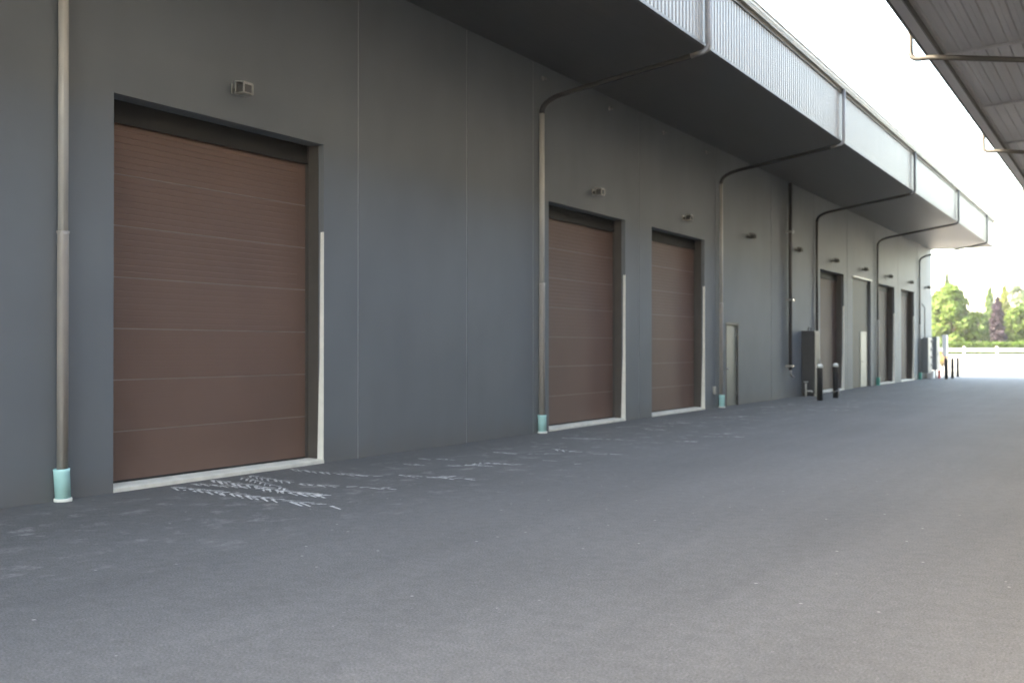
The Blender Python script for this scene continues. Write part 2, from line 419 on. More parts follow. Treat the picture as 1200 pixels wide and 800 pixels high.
# ribbed cladding: trapezoid ribs every 155 mm
b = MB(); pr = []; y = Y0; P_ = 0.155
while y < 61.4:
    pr += [(FX, y), (FX, y + .085), (FX - .045, y + .100), (FX - .045, y + .135)]; y += P_
pr.append((FX, y))
back = [(FX - .05, y), (FX - .05, Y0)]
b.prism(pr + back, 'z', WH + .02, WH + 1.25)
# end return
x = 0.0; 
b.box(0.0, FX, y + .002, y + .04, WH + .02, WH + 1.25)
YE = y + .04
hb('fascia_cladding', b, M['fascia'])
b = MB(); b.box(FX - .055, FX + .012, Y0, YE + .01, WH - .035, WH + .018); b.box(0.0, FX - .057, 61.45, YE + .01, WH - .035, WH + .018); hb('drip_trim', b, M['trim'])
# eaves gutter: stepped profile
b = MB()
G = [(FX + .002, 8.03), (FX + .10, 8.03), (FX + .105, 8.085), (FX + .125, 8.09), (FX + .13, 8.155), (FX + .15, 8.16), (FX + .15, 8.185), (FX + .118, 8.185), (FX + .112, 8.06), (FX + .002, 8.06)]
b.prism(G, 'y', Y0, YE + .05); b.box(FX - .12, FX + .001, Y0, YE + .05, 8.115, 8.20); hb('gutter', b, M['gutter'])
b = MB(); b.box(FX + .001, FX + .03, Y0, YE, 7.955, 8.029); hb('gutter_shade', b, M['trim'])  # dark strip paints the shadow line below the gutter

# sectional doors
def door_panel(w):
    b = MB(); n = 8; sec = 0.572; z = 0.06; X = 0.0
    while z < DH + .1:
        zt = z + sec; st = (sec - .012) / n
        pr = [(X, z)]
        for k in range(n):
            zz = z + k * st
            dp = .0006 if z < 1.5 else (.002 if z < 2.1 else .0055)
            pr += [(X, zz + st - .014), (X - dp, zz + st - .002), (X, zz + st)]
        pr.append((X, zt - .012))
        pr += [(X - .03, zt - .012), (X - .03, z)]
        b.mi = 0; b.prism(pr, 'y', 0.012, w - .20)
        b.box(-.03, 0.0005, w - .20, w - .012, z, zt - .012)
        b.mi = 1; b.box(-.03, -.003, 0.012, w - .012, zt - .0115, zt - .0005)
        z = zt
    return b
def roll_door(a, c, label=None, paint='door'):
    w = c - a
    r = sub('loading_door', (0 - HO.x, a - HO.y, 0), house, label)
    # local: x out of the wall, y along it, origin at left foot on the outer wall face
    o = door_panel(w).build('panel', [M[paint], M['door_line'] if paint == 'door' else M[paint]], r); o.location = (-.28, 0, 0)
    for A_ in ([(-.30, .001), (-.09, .001), (-.09, .012), (-.255, .012), (-.255, .055), (-.277, .055), (-.277, .012), (-.30, .012)],
               [(-.30, w - .001), (-.09, w - .001), (-.09, w - .012), (-.255, w - .012), (-.255, w - .055), (-.277, w - .055), (-.277, w - .012), (-.30, w - .012)]):
        b = MB(); b.prism(A_, 'z', .06, DH - .001); b.build('door_jamb', M['jamb'], r)
    b = MB(); b.box(-.277, -.245, .056, w - .056, 4.08, DH - .002); b.box(-.2445, -.235, .056, w - .056, 4.045, 4.12); b.build('lintel_shade', M['lintel_shade'], r)  # added dark strip stands in for soft shade below the lintel
    b = MB(); b.prism([(-.284, .0605), (-.266, .0605), (-.27, .078), (-.279, .083)], 'y', .058, w - .058); b.build('bottom_seal', M['lintel_shade'], r)
    b = MB()
    b.prism([(-.32, -.1), (-.32, .06), (-.26, .059), (-.015, .052), (.012, .04), (.012, -.1)], 'y', .0015, w - .0015)
    b.build('sill', M['sill'], r)
    for side in (1,):
        b = MB(); yy = w - .004 if side else .004; s_ = -1 if side else 1
        # guard tapers from 45 mm at the top to 95 mm at the foot, wraps 8 mm on to the wall face
        xo = .006 if side else -.004
        pts = [(-.095, .055), (xo, .04), (xo, 3.12), (-.045, 3.12), (-.055, 1.4), (-.07, 1.0)]
        A = [b.bm.verts.new((p[0], yy, p[1])) for p in pts]; B = [b.bm.verts.new((p[0], yy + s_ * .011, p[1])) for p in pts]
        n = len(pts)
        b.bm.faces.new(A); b.bm.faces.new(B[::-1])
        for i in range(n): b.bm.faces.new([A[i], A[(i+1) % n], B[(i+1) % n], B[i]])
        b.build('corner_guard', M['guard'], r)
    return r
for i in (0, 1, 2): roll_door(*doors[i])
roll_door(*doors[3], None, 'door_half_shaded')
for i in (5, 6): roll_door(*doors[i], 'brown loading door with shade painted in', 'door_shaded')
# infilled bay with a pedestrian door
a, c = doors[4]; w = c - a
r = sub('infill_bay', (0, a - HO.y, 0), house, 'grey infilled door bay with a pale pedestrian door')
b = MB(); b.box(-.16, -.10, .0, 1.72, -.1, DH); b.box(-.16, -.10, 1.72, 2.88, 2.22, DH); b.box(-.16, -.10, 2.88, w, -.1, DH); b.build('panel', M['infill'], r)
b = MB(); b.box(-.098, .05, -.02, w + .02, DH - .002, DH + .05); b.build('head_flashing', M['white'], r)
b = MB(); b.box(-.15, -.085, 1.76, 2.84, .01, 2.18, .006); b.build('door_leaf', M['pale_door'], r)
b = MB(); b.prism([(1.721, -.1), (1.759, -.1), (1.759, 2.181), (2.841, 2.181), (2.841, -.1), (2.879, -.1), (2.879, 2.219), (1.721, 2.219)], 'x', -.16, -.075); b.build('frame', M['pale_door'], r)
b = MB(); b.tube([(-.085, 1.86, 1.02), (-.03, 1.86, 1.02), (-.025, 1.95, 1.02)], .014, 8); b.build('handle', M['chrome'], r)
# near pedestrian door
r = sub('pedestrian_door', (0, 28.33 - HO.y, 0), house, 'grey green steel door with a round knob')
b = MB(); b.prism([(.001, -.05), (.055, -.05), (.055, 2.18), (1.015, 2.18), (1.015, -.05), (1.069, -.05), (1.069, 2.238), (.001, 2.238)], 'x', -.30, .008); b.build('frame', M['frame_dark'], r)
b = MB(); b.box(-.09, -.04, .058, 1.012, .012, 2.177, .004); b.build('door_leaf', M['steel_door'], r)
b = MB(); b.box(-.3, -.02, .056, 1.014, -.1, .011); b.build('threshold', M['chrome'], r)
b = MB(); b.tube([(-.041, .15, 1.0), (-.02, .15, 1.0), (.0, .15, 1.0), (.015, .15, 1.0), (.03, .15, 1.0)], [.035, .02, .022, .034, .016], 12); b.build('knob', M['chrome'], r)
for z in (.3, 1.1, 1.9):
    b = MB(); b.tube([(-.03, 1.008, z - .06), (-.03, 1.008, z + .06)], .014, 8); b.build('hinge', M['chrome'], r)

# ------------------------------------------------------------------ wall lamps
def lamp(dark):
    r = thing('wall_lamp', (0, 0, 4.7), 'x', 'wall lamp', 'square wall lamps above the loading doors')
    b = MB(); b.box(0.001, .03, -.075, .075, -.08, .08, .006)
    b.build('back_plate', M['lamp_dark'] if dark else M['lamp'], r)
    b = MB(); b.tube([(.03, 0, -.01), (.11, 0, -.01)], .042, 12); b.build('arm', M['lamp_dark'], r)
    b = MB(); hm = M['lamp_dark'] if dark else M['lamp']
    # square head: sloped top hood, open cage frame in front
    b.prism([(.105, -.095), (.12, -.095), (.12, .085), (.30, .06), (.30, .082), (.115, .11), (.105, .105)], 'y', -.1, .1)
    for s_ in (-1, 1):
        b.box(.121, .305, s_ * .1 - .009, s_ * .1 + .009, -.1, -.082)
        b.box(.285, .305, s_ * .1 - .009, s_ * .1 + .009, -.0815, .0655)
        b.box(.121, .138, s_ * .1 - .009, s_ * .1 + .009, -.0815, .08)
    b.box(.287, .305, -.0905, .0905, -.1, -.082); b.box(.121, .138, -.0905, .0905, -.1, -.084)
    b.box(.288, .303, -.0905, .0905, .045, .0595)
    b.build('cage', hm, r)
    b = MB(); b.box(.14, .283, -.087, .087, -.078, .05, .012); b.build('lens', M['lens'], r)
    b = MB(); b.box(.15, .275, -.06, .06, -.0985, -.080); b.build('reflector', M['pale_metal'], r)
    return r
lamp_spots = [(9.97, 'square wall lamp over the nearest and largest looking brown door'),
 (20.1, 'square wall lamp over the brown door just right of the second downpipe'),
 (25.15, 'square wall lamp over the brown door just left of the third downpipe'),
 (30.2, 'dark wall lamp above the blank wall right of the grey green pedestrian door'),
 (35.15, 'dark wall lamp just right of the tall twin riser pipe'),
 (40.1, 'dark wall lamp over the brown door behind the two capped bollards'),
 (45.05, 'dark wall lamp over the grey infilled bay with the pale door'),
 (50.0, 'dark wall lamp over the brown door just right of the teal pipe boot'),
 (55.1, 'dark wall lamp over the last brown door before the meter cabinets'),
 (60.0, 'farthest dark wall lamp beside the end corner above the meter cabinets')]
L0 = L1 = None
for i, (y, lab) in enumerate(lamp_spots):
    if i < 3:
        o = copy_tree(L0) if L0 else lamp(False); L0 = L0 or o
    else:
        o = copy_tree(L1) if L1 else lamp(True); L1 = L1 or o
    o.location = (0, y, 4.7); o.scale = (.78, .78, .78); o['label'] = lab

# ------------------------------------------------------------------ downpipes
def arc(c, r, a0, a1, n, u, v):
    return [Vector(c) + Vector(u) * r * math.cos(a0 + (a1 - a0) * k / n) + Vector(v) * r * math.sin(a0 + (a1 - a0) * k / n) for k in range(n + 1)]
def smooth(pts, rad=.12, n=5):
    """round the corners of a polyline"""
    pts = [Vector(p) for p in pts]; out = [pts[0]]
    for i in range(1, len(pts) - 1):
        a = (pts[i-1] - pts[i]).normalized(); c = (pts[i+1] - pts[i]).normalized()
        p0 = pts[i] + a * rad; p1 = pts[i] + c * rad
        for k in range(n + 1):
            t = k / n; out.append(p0 * (1-t)**2 + pts[i] * 2 * t * (1-t) + p1 * t**2)
    out.append(pts[-1]); return out
def downpipe(y, up, low, boot, label, tilt=0.0, dy=0.3):
    r = thing('downpipe', (0, y, 0), label, 'downpipe', 'downpipes along the warehouse wall')
    b = MB()
    path = smooth([(FX + .075, dy, 8.03), (FX + .075, dy, WH - .12), (2.72, dy * .88, WH - .20), (.55, dy * .1, 6.18), (.30, 0, 6.12), (.075, 0, 5.98), (.075, 0, 2.68)], .13, 5)
    cut = next(i for i, p in enumerate(path) if p.x < FX - .15 and p.z < WH - .1)
    cut3 = next(i for i, p in enumerate(path) if p.x < .0751 and p.z < 5.9)
    b.tube(path[:cut + 1], .041, 16, flat=True); b.build('fascia_pipe', M['pipe_fascia'] if up is M['pipe'] else up, r)
    b = MB(); b.tube(path[cut:cut3 + 1], .040, 16, flat=True); b.build('eaves_run', M['run_shaded'], r)
    b = MB(); b.tube(path[cut3:], .041, 16, flat=True); b.build('upper_pipe', up, r)
    b = MB(); b.tube([(.075, 0, 2.74), (.075, 0, 2.70), (.075, 0, .22)], [.052, .046, .046], 16, flat=True); b.build('lower_pipe', low, r)
    b = MB(); k = tilt
    b.lathe([(.078, .03), (.08, .3), (.083, .33), (.072, .335), (.068, .31), (.066, .25)], .085, 0, 24)
    bo = b.build('boot', boot, r); bo.rotation_euler = (k, 0, 0)
    b = MB(); b.lathe([(.088, -.02), (.09, .028), (.084, .034), (.079, .034)], .085, 0, 24); b.build('boot_ring', M['boot_ring'] if boot is M['boot'] else boot, bo)
    return r
downpipe(7.46, M['pipe'], M['pipe_brown'], M['boot'], 'grey downpipe left of the nearest brown door, in a turquoise boot', .06)
downpipe(17.79, M['pipe'], M['pipe_brown'], M['boot'], 'grey downpipe just left of the second brown door, in a turquoise boot', .05)
downpipe(27.75, M['pipe'], M['pipe_brown'], M['boot'], 'grey downpipe between the third brown door and the grey green pedestrian door', .0)
downpipe(37.62, M['pipe_dark'], M['pipe_dark'], M['boot_teal'], 'dark downpipe behind the tall charcoal cabinet', 0, .5)
downpipe(47.6, M['pipe_dark'], M['pipe_pale'], M['boot_teal'], 'dark downpipe with pale lower length and teal boot beside the infilled bay', 0, .6)
downpipe(57.75, M['pipe_dark'], M['pipe_pale'], M['boot_teal'], 'farthest dark downpipe with pale foot behind the meter cabinets', 0, .2)

# ------------------------------------------------------------------ twin riser, socket, fittings
r = thing('riser_pipe', (0, 34.18, .75), 'tall dark twin riser pipe on the wall with pale clamps', 'pipe')
b = MB(); b.tube([(.13, -.05, .12), (.13, -.05, 5.95)], .055, 14); b.build('main_pipe', M['pipe_dark'], r)
b = MB(); b.tube([(.06, .09, .25), (.06, .09, 5.95)], .03, 10); b.build('side_pipe', M['pipe_dark'], r)
b = MB(); b.tube(smooth([(.13, -.05, .12), (.13, -.05, -.02), (.2, .06, -.1)], .06, 4), [.04] * 8, 10); b.build('outlet', M['lamp'], r)
for z in (.22, 2.28, 4.4):
    b = MB(); b.box(.001, .03, -.14, .16, z, z + .06); b.box(.0305, .19, -.118, -.108, z, z + .06); b.box(.0305, .19, .008, .018, z, z + .06); b.box(.1905, .2, -.118, .018, z, z + .06)
    b.build('clamp', M['lamp'], r)
    b = MB(); b.tube([(.2, -.05, z + .03), (.225, -.05, z + .03)], .035, 8); b.build('bolt', M['chrome'], r)
r = thing('wall_socket', (0, 27.35, .46), 'small grey outlet box low on the wall beside the third brown door', 'outlet box')
b = MB(); b.box(.001, .05, -.075, .075, -.1, .1, .012); b.build('cover', M['pale_metal'], r)
b = MB(); b.box(.0505, .058, -.05, .05, .012, .085, .003); b.box(.0505, .058, -.05, .05, -.085, -.012, .003); b.build('flap', M['lamp'], r)
fit0 = None
for i, (y, lab) in enumerate(((17.95, 'small grey fitting under the eaves above the second downpipe'), (20.9, 'small grey fitting under the eaves above the second brown door'),
                              (23.88, 'small grey fitting under the eaves between the second and third doors'), (26.8, 'small grey fitting under the eaves above the third downpipe'))):
    if fit0 is None:
        o = thing('eaves_fitting', (0, y, 6.54), lab, 'wall fitting', 'small fittings under the eaves')
        b = MB(); b.tube([(.001, 0, 0), (.02, 0, 0)], .045, 14); b.build('rosette', M['lamp'], o)
        b = MB(); b.tube([(.02, 0, 0), (.07, 0, 0), (.075, 0, -.03)], .016, 8); b.build('nozzle', M['lamp'], o)
        fit0 = o
    else:
        o = copy_tree(fit0); o['label'] = lab
    o.location = (0, y, 6.54)

# ------------------------------------------------------------------ charcoal cabinet, valve, bollards
r = thing('utility_cabinet', (0, 35.9, 0), 'tall charcoal steel cabinet against the wall beside a brown door', 'cabinet')
b = MB(); b.box(.002, .42, 0, .62, .06, 2.12, .008); b.build('body', M['cabinet_dark'], r)
b = MB(); b.box(.02, .40, .02, .60, 0, .059); b.build('plinth', M['black'], r)
b = MB(); b.box(.4205, .435, .02, .6, .09, 2.09, .004); dr = b.build('door', M['cabinet_dark'], r)
b = MB(); b.tube([(.435, .5, 1.05), (.47, .5, 1.05), (.47, .5, 1.18), (.435, .5, 1.18)], .012, 8); b.build('handle', M['chrome'], dr)
b = MB(); b.tube(smooth([(.2, .1, 2.12), (.2, .1, 2.24), (.2, .42, 2.24), (.2, .42, 2.12)], .06, 4), .018, 8); b.build('cable_loop', M['black'], r)
r = thing('water_valve', (.3, 35.3, 0), 'small pale standpipe valve at the foot of the charcoal cabinet', 'valve')
b = MB(); b.tube([(0, 0, -.02), (0, 0, .42)], .03, 10); b.build('pipe', M['pale_metal'], r)
b = MB(); b.tube([(0, 0, .18), (.12, .15, .18), (.16, .2, .15)], .028, 10); b.build('spout', M['pale_metal'], r)
b = MB(); b.lathe([(.018, .40), (.018, .455), (.07, .46), (.075, .475), (.07, .49), (.015, .495)], 0, 0, 16); b.build('hand_wheel', M['lamp'], r)

def bollard(name, h_, rad, cap, loc, lab, grp):
    r = thing(name, loc, lab, 'bollard', grp)
    b = MB(); b.lathe([(rad, -.05), (rad, h_ - .03), (rad * .96, h_)], 0, 0, 24); b.build('post', M['black'], r)
    b = MB()
    if cap: b.lathe([(rad * 1.04, h_ - .05), (rad * 1.06, h_ + .005), (rad * .9, h_ + .04), (rad * .5, h_ + .062), (.01, h_ + .068)], 0, 0, 24); b.build('cap', M['guard'], r)
    else: b.lathe([(rad * 1.02, h_ + .0005), (rad * .9, h_ + .03), (rad * .5, h_ + .045), (.01, h_ + .05)], 0, 0, 24); b.build('cap', M['black'], r)
    return r
bollard('bollard', 1.02, .085, True, (1.32, 33.0, 0), 'black white capped bollard, the nearer of the pair, without a chain', 'white capped bollards by the brown door')
bo = bollard('bollard', 1.02, .085, True, (1.31, 35.0, 0), 'black white capped bollard, the farther of the pair, with a chain at its foot', 'white capped bollards by the brown door')
b = MB()
for k in range(12):
    t = 2 * PI * k / 12; c_ = Vector((.105 * math.cos(t), .105 * math.sin(t), .22 + .04 * math.sin(t + 1)))
    tg = Vector((-math.sin(t), math.cos(t), 0)); up = Vector((0, 0, 1)) if k % 2 else Vector((math.cos(t), math.sin(t), 0))
    ring = [c_ + tg * .036 * math.cos(q * PI / 4) + up * .02 * math.sin(q * PI / 4) for q in range(9)]
    b.tube(ring, .007, 6, cap=False)
b.box(.09, .125, -.05, -.005, .05, .12, .004); b.tube([(.107, -.028, .12), (.107, -.028, .2)], .008, 6)
b.build('chain', M['chrome'], bo)
for i, (x, y) in enumerate(((1.13, 59.1), (1.15, 61.0), (0.95, 64.4))):
    bollard('bollard', 1.0, .08, False, (x, y, 0), ('plain black bollard past the building end, leftmost of the three', 'plain black bollard past the building end, middle of the three', 'plain black bollard past the building end, rightmost of the three')[i], 'plain black bollards at the building end')

# ------------------------------------------------------------------ meters at the end of the wall
r = thing('meter_cabinet', (0, 58.1, 0), 'grey electrical cabinet on the end wall carrying round meters', 'meter cabinet')
b = MB(); b.box(.13, .42, 0, .75, .30, 2.05, .01); b.build('body', M['cabinet'], r)
b = MB(); b.box(.001, .129, .05, .7, .35, 2.0); b.build('mount', M['cabinet'], r)
b = MB(); b.box(.03, .30, .80, 1.9, .42, 2.1, .01); b.build('meter_case', M['pale_metal'], r)
for k in range(4):
    z = .72 + k * .4
    b = MB(); b.tube([(.30, 1.2, z), (.34, 1.2, z), (.345, 1.2, z), (.43, 1.2, z), (.45, 1.2, z)], [.1, .1, .085, .085, .06], 18); m_ = b.build('meter', M['pale_metal'], r)
    b = MB(); b.tube([(.45, 1.2, z), (.462, 1.2, z)], [.058, .03], 18); b.build('dial', M['frame_dark'], m_)
    b = MB(); b.box(.301, .36, 1.42, 1.62, z - .1, z + .08, .008); b.build('breaker', M['frame_dark'], r)
b = MB(); b.tube([(.2, .35, 2.05), (.2, .35, 3.6), (.05, .35, 3.8)], .03, 10); b.build('conduit', M['pipe_pale'], r)
r = thing('switch_cabinet', (0, 60.55, 0), 'blue grey switch cabinet beside the round meters at the wall corner', 'cabinet')
b = MB(); b.box(.10, .44, 0, 1.0, .42, 2.15, .01); b.build('body', M['cabinet'], r)
b = MB(); b.box(.4405, .455, .03, .97, .46, 2.11, .004); d_ = b.build('door', M['cabinet'], r)
b = MB(); b.tube([(.455, .12, 1.2), (.49, .12, 1.2), (.49, .12, 1.34), (.455, .12, 1.34)], .012, 8); b.build('handle', M['black'], d_)
b = MB(); b.box(.001, .099, .1, .9, .5, 2.05); b.build('mount', M['cabinet'], r)
for y in (.3, .7):
    b = MB(); b.tube([(.3, y, .42), (.3, y, -.05)], .04, 10); b.build('conduit', M['pipe_pale'], r)
r = thing('white_box', (.25, 59.95, 0), 'low white equipment box on the ground below the meters', 'box')
b = MB(); b.box(-.16, .16, -.15, .3, .0, .36, .012); b.build('body', M['white'], r)
b = MB(); b.box(-.18, .18, -.17, .32, .361, .395, .008); b.build('lid', M['white'], r)
r = thing('red_hydrant', (.50, 61.0, 0), 'short red hydrant standing at the wall corner below the switch cabinet', 'hydrant')
b = MB(); b.lathe([(.10, 0), (.10, .03), (.068, .035), (.065, .33), (.082, .34), (.082, .36), (.07, .38), (.04, .43), (.012, .45)], 0, 0, 20); b.build('barrel', M['red'], r)
for s_ in (-1, 1):
    b = MB(); b.tube([(0, s_ * .06, .24), (0, s_ * .12, .24)], .035, 12); b.build('nozzle', M['red'], r)
r = thing('pale_box', (.0, 62.6, 0), 'tall white cabinet standing just past the building corner', 'cabinet')
b = MB(); b.box(.42, .62, 0, .5, 1.15, 2.25, .01); b.build('body', M['white'], r)
b = MB(); b.box(.62, .632, .02, .48, 1.19, 2.2, .003); b.build('door', M['white'], r)
b = MB(); b.box(.48, .56, .2, .3, -.05, 1.149); b.build('post', M['pale_metal'], r)

# ------------------------------------------------------------------ right building with its canopy
EX = 6.28; EZ = 6.82; RY0, RY1 = 4.5, 64.0; RX = 12.4
rb = thing('opposite_warehouse', (RX, 30, 0), 'building opposite, its dark wall and fascia unseen, with an open corrugated canopy overhead', 'warehouse')
RO = Vector((RX, 30, 0))
def rbuild(name, b, m):
    o = b.build(name, m); o.data.transform(Matrix.Translation(-RO)); o.parent = rb; return o
SL = 0.05   # the canopy climbs gently towards its wall
def cz(x): return EZ + .10 + (x - EX) * SL
b = MB(); top = []; x = EX + .20
while x < RX - .05:
    top += [(x, cz(x)), (x + .08, cz(x)), (x + .10, cz(x) + .022), (x + .18, cz(x) + .022)]; x += .20
top.append((x, cz(x)))
b.prism(top + [(p[0], p[1] + .008) for p in top[::-1]], 'y', RY0, RY1); rbuild('canopy_sheet', b, M['canopy'])
b = MB(); b.prism([(EX - .02, EZ - .02), (EX + .025, EZ - .02), (EX + .025, EZ + .02), (EX + .02, EZ + .02), (EX + .02, EZ + 1.40), (EX - .02, EZ + 1.40)], 'y', RY0 - .05, RY1 + .05); rbuild('fascia', b, M['unseen_rfascia'])
b = MB(); b.box(EX + .025, RX, RY0, RY1, EZ + 1.25, EZ + 1.35); rbuild('canopy_roof', b, M['roof'])
b = MB(); b.box(EX + .026, EX + .205, RY0 - .05, RY1 + .05, EZ - .012, EZ + .03, .004); rbuild('eaves_flashing', b, M['canopy'])
b = MB(); b.box(EX + .2055, EX + .225, RY0, RY1, EZ - .035, EZ + .085); rbuild('eaves_angle', b, M['trim'])
for k in range(12):
    y = 6.3 + k * 5.0; b = MB(); b.prism([(EX + .25, cz(EX + .25) - .012), (RX - .01, cz(RX) - .012), (RX - .01, cz(RX) - .06), (EX + .25, cz(EX + .25) - .06)], 'y', y, y + .05)
    rbuild('purlin', b, M['canopy'])
b = MB(); b.box(RX, RX + 14, -15, RY1, -.3, 14.0); rbuild('wall', b, M['unseen_rwall'])  # unseen wall, made tall and dark to block sky and bounce
b = MB(); b.box(RX - .06, RX + 14.1, -3.1, RY1 + .1, 12.001, 12.2); rbuild('roof', b, M['roof'])
for i, y in enumerate((19.8, 30.0, 41.2, 51.4)):
    r = thing('drain_pipe', (EX, y, EZ), ('hooked drain pipe under the corrugated canopy, nearest to the viewer', 'hooked drain pipe under the corrugated canopy, second from the viewer',
              'hooked drain pipe under the corrugated canopy, third from the viewer', 'hooked drain pipe under the corrugated canopy, farthest from the viewer')[i], 'drain pipe', 'drain pipes under the right canopy')
    b = MB(); b.tube(smooth([(-.10, 0, 1.38), (-.10, 0, .05), (-.10, 0, -.32), (.26, 0, -.32), (6.60, 0, -1.35), (6.64, 0, -1.6), (6.64, 0, -6.75)], .15, 6), .046, 12); b.build('pipe', M['pipe_dark'], r)
    b = MB(); b.lathe([(.062, 1.34), (.062, 1.41), (.05, 1.42)], -.10, 0, 14); b.build('collar', M['pipe_brown'], r)

# ------------------------------------------------------------------ fence, hedge, trees
fr = far(0, 130.5)
fence = thing('rail_fence', far(50, 130.5), 'low white rail fence in front of the green hedge', 'fence', rz=ALPHA)
FZ = 130.5
for k, lat in enumerate(range(-1, 40)):
    b = MB(); x0 = -12 + k * 1.95 * 2
    if x0 > 60: break
    b.box(x0 - .09, x0 + .09, -.09, .09, -.1, .92, .01); b.build('post', M['fence'], fence)
b = MB(); b.box(-14, 60, -.13, -.091, .36, .74); b.build('rail', M['fence'], fence)

def leafball(b, c, rad, n, size, rnd, shell=.55, flat=1.0):
    for _ in range(n):
        d = Vector((rnd.gauss(0, 1), rnd.gauss(0, 1), rnd.gauss(0, 1))).normalized()
        p = Vector(c) + Vector((d.x * rad[0], d.y * rad[1], d.z * rad[2])) * (shell + (1 - shell) * rnd.random()) * rnd.uniform(.85, 1.08)
        nrm = (d + Vector((rnd.gauss(0, .6), rnd.gauss(0, .6), rnd.gauss(0, .6) + .3))).normalized()
        t = nrm.orthogonal().normalized(); t = Matrix.Rotation(rnd.random() * 6.28, 3, nrm) @ t; u = nrm.cross(t)
        s_ = size * rnd.uniform(.6, 1.4)
        b.face([p - t * s_, p - u * s_ * .55, p + t * s_, p + u * s_ * .55])
def tree(name, lat, z, h_, w, leaf, label, cat='tree', shape='round', n=5000, seed=0, base=.12, group='trees beyond the fence'):
    rnd = random.Random(seed); p = far(lat, z)
    r = thing(name, p, label, cat, group)
    b = MB()
    b.tube([(0, 0, -.2), (.05, .03, h_ * .2), (-.04, .05, h_ * .45), (0, 0, h_ * .85)], [w * .07 + .05, w * .05 + .04, w * .035 + .03, .03], 8)
    for k in range(7):
        a = rnd.random() * 6.28; z0 = h_ * rnd.uniform(.25, .6); ln = w * .35 if shape == 'round' else w * .28
        b.tube([(0, 0, z0), (math.cos(a) * ln * .5, math.sin(a) * ln * .5, z0 + ln * .35), (math.cos(a) * ln, math.sin(a) * ln, z0 + ln * .6)], [.07, .05, .02], 6)
    b.build('trunk', M['bark'], r)
    b = MB()
    if shape == 'round':
        K = 34
        for k in range(K):
            t = (k + .5) / K; zz = base + (1 - base) * t
            q = math.sin(PI * min(1, max(.06, (t * .86 + .12)))) ** .6
            a = k * 2.4 + rnd.random(); rr = w * .5 * q * rnd.uniform(.45, .82)
            cr = w * rnd.uniform(.13, .21)
            leafball(b, (math.cos(a) * rr, math.sin(a) * rr, h_ * zz - cr * .5), (cr, cr, cr * .8), n // K, .16 + w * .014, rnd, .45)
    elif shape == 'column':
        K = 30
        for k in range(K):
            t = (k + .5) / K; q = (math.sin(PI * (t * .78 + .2)) ** .7) * (1 - t * .35)
            a = k * 2.4; rr = w * .5 * q * rnd.uniform(.3, .62); cr = w * .26 * (q + .15)
            leafball(b, (math.cos(a) * rr, math.sin(a) * rr, h_ * (base + (1 - base) * t)), (cr, cr, h_ * .075), n // K, .17, rnd, .4)
    else:
        K = 26
        for k in range(K):
            t = k / (K - 1); q = (1 - t) ** .9
            for j in range(4):
                a = k * 1.1 + j * 1.57 + rnd.random() * .5; rr = w * .34 * q * rnd.uniform(.7, 1.1); cr = w * .2 * q + .12
                leafball(b, (math.cos(a) * rr, math.sin(a) * rr, h_ * (base + (1 - base) * t) - rr * .25), (cr, cr, h_ * .03 + .1), n // (K * 4), .2, rnd, .3)
    b.build('crown', leaf, r, recalc=False)
    return r
def latof(px, z): return (px - 600) / 1290 * z
def hof(py, z): return (408 - py) / 1290 * z + 1.55 - .82
for nm, px, z, py, wpx, leaf, lab, shp, n, base in (
    ('broadleaf_tree', 1113, 146, 334, 66, 'leaf_bright', 'big rounded bright green tree beside the building corner', 'round', 15000, .1),
    ('conifer_tree', 1110, 175, 322, 34, 'leaf_dark', 'dark conifer tip rising behind the big rounded tree', 'conifer', 3600, .1),
    ('broadleaf_tree', 1080, 160, 340, 46, 'leaf_mid', 'mid green tree mostly hidden behind the building corner', 'round', 4000, .1),
    ('broadleaf_tree', 1149, 158, 366, 30, 'leaf_mid', 'small mid green tree between the big rounded tree and the purple tree', 'round', 4000, .05),
    ('poplar_tree', 1160, 168, 339, 26, 'leaf_mid', 'upright mid green tree just left of the purple tree top', 'column', 4200, .06),
    ('poplar_tree', 1177, 172, 336, 24, 'leaf_yellow', 'upright yellow green tree just behind the purple tree', 'column', 4000, .06),
    ('purple_tree', 1169, 142, 350, 24, 'leaf_purple', 'dark purple upright tree among the green ones', 'column', 5000, .04),
    ('broadleaf_tree', 1193, 190, 333, 34, 'leaf_grey', 'pale grey green tree farthest back at the right', 'round', 3600, .1),
    ('broadleaf_tree', 1192, 146, 360, 42, 'leaf_bright', 'low wide bright green tree right of the purple tree', 'round', 6500, .03),
    ('broadleaf_tree', 1212, 156, 345, 44, 'leaf_mid', 'darker green tree at the right edge behind the low bright one', 'round', 5000, .05),
    ('broadleaf_tree', 1262, 150, 340, 60, 'leaf_mid', 'wide green tree beyond the fence, out to the far right', 'round', 4000, .08)):
    tree(nm, latof(px, z), z, hof(py, z), wpx / 1290 * z, M[leaf], lab, 'tree', shp, n, seed=px, base=base)
hedge = thing('hedge', far(50, 134), 'long clipped bright green hedge behind the white fence', 'hedge', rz=ALPHA)
b = MB(); rnd = random.Random(5)
for _ in range(26000):
    p = Vector((rnd.uniform(-14, 46), rnd.uniform(-.7, .7), rnd.uniform(0, 1.42) + .08 * math.sin(_ * .37)))
    if rnd.random() < .5: p.z = 1.32 + rnd.gauss(0, .07)
    elif rnd.random() < .7: p.y = -.7 + rnd.gauss(0, .06)
    nrm = Vector((rnd.gauss(0, .7), rnd.gauss(0, .7) - .3, rnd.gauss(0, .7) + .6)).normalized(); t = nrm.orthogonal().normalized(); u = nrm.cross(t); s_ = rnd.uniform(.07, .15)
    b.face([p - t * s_, p - u * s_ * .6, p + t * s_, p + u * s_ * .6])
b.build('foliage', M['leaf_hedge'], hedge, recalc=False)
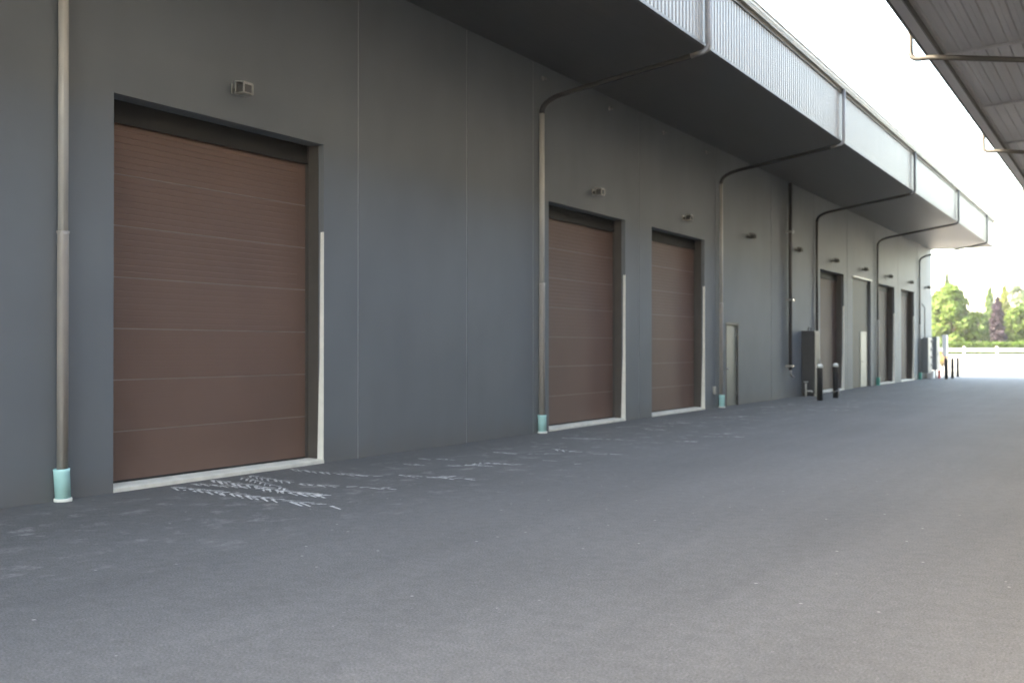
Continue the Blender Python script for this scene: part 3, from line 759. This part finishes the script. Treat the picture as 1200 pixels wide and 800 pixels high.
# flowering shrub past the corner
p = far(latof(1104, 84), 84)
r = thing('flowering_shrub', p, 'low shrub with yellow and peach flowers behind the plain bollards', 'shrub')
b = MB(); rnd = random.Random(8)
for k in range(6): b.tube([(0, 0, -.05), (.3 * math.cos(k), .3 * math.sin(k), .6), (.45 * math.cos(k), .45 * math.sin(k), .9)], [.03, .02, .008], 6)
b.build('stem', M['bark'], r)
for nm, m_, cc, rr, n in (('foliage', 'leaf_yellow', (0, 0, .6), (.5, .5, .5), 260), ('yellow_flowers', 'petal_yellow', (-.32, -.12, 1.12), (.3, .3, .3), 180), ('peach_flowers', 'petal_peach', (.12, -.1, .72), (.42, .42, .42), 320)):
    b = MB(); leafball(b, cc, rr, n, .07, rnd, .6); b.build(nm, M[m_], r, recalc=False)

# ------------------------------------------------------------------ air
hm_ = bpy.data.materials.new('haze_air'); hm_.use_nodes = True; nt = hm_.node_tree
nt.nodes.remove(nt.nodes['Principled BSDF']); pv = nt.nodes.new('ShaderNodeVolumePrincipled')
pv.inputs['Color'].default_value = (.95, .96, .97, 1); pv.inputs['Density'].default_value = 0.00022; pv.inputs['Anisotropy'].default_value = 0.2
nt.links.new(pv.outputs[0], nt.nodes['Material Output'].inputs['Volume'])
b = MB(); b.box(-1300, 1300, -1300, 1300, -1.3, 24); tag(b.build('haze', hm_), kind='stuff')

# ------------------------------------------------------------------ light, sky, camera
EL = math.radians(38); AZ = math.radians(-30)      # sun stands behind the left warehouse, over the viewer's shoulder
sd = Vector((-math.cos(EL) * math.cos(AZ), math.cos(EL) * math.sin(AZ), math.sin(EL)))
w = bpy.data.worlds.new('World'); sc.world = w; w.use_nodes = True
nt = w.node_tree; bg = nt.nodes['Background']; sky = nt.nodes.new('ShaderNodeTexSky'); sky.sky_type = 'NISHITA'; sky.sun_disc = False
sky.sun_elevation = EL; sky.sun_rotation = math.atan2(sd.x, sd.y); sky.dust_density = 3.0; sky.air_density = 1.0; sky.ozone_density = 1.0
nt.links.new(sky.outputs[0], bg.inputs['Color']); bg.inputs['Strength'].default_value = 0.15
sl = bpy.data.lights.new('sun', 'SUN'); sl.energy = 2.0; sl.angle = math.radians(5.0); sl.color = (1, .975, .94)
so = bpy.data.objects.new('sun', sl); col.objects.link(so); so.rotation_euler = sd.to_track_quat('Z', 'Y').to_euler(); so.location = (-40, 20, 60)
cd = bpy.data.cameras.new('camera'); co = bpy.data.objects.new('camera', cd); col.objects.link(co)
co.location = CAM; co.rotation_euler = (PI / 2 + math.radians(.355), 0, ALPHA)
cd.sensor_width = 36; cd.sensor_fit = 'HORIZONTAL'; cd.lens = 38.7; cd.clip_end = 6000; cd.clip_start = .05
cd.dof.use_dof = True; cd.dof.focus_distance = 8.5; cd.dof.aperture_fstop = 2.0
sc.camera = co
sc.view_settings.view_transform = 'Standard'; sc.view_settings.look = 'None'; sc.view_settings.gamma = 1; sc.view_settings.exposure = 4.28
sc.view_settings.use_white_balance = True; sc.view_settings.white_balance_temperature = 8600; sc.view_settings.white_balance_tint = 8
sc.view_settings.use_curve_mapping = False
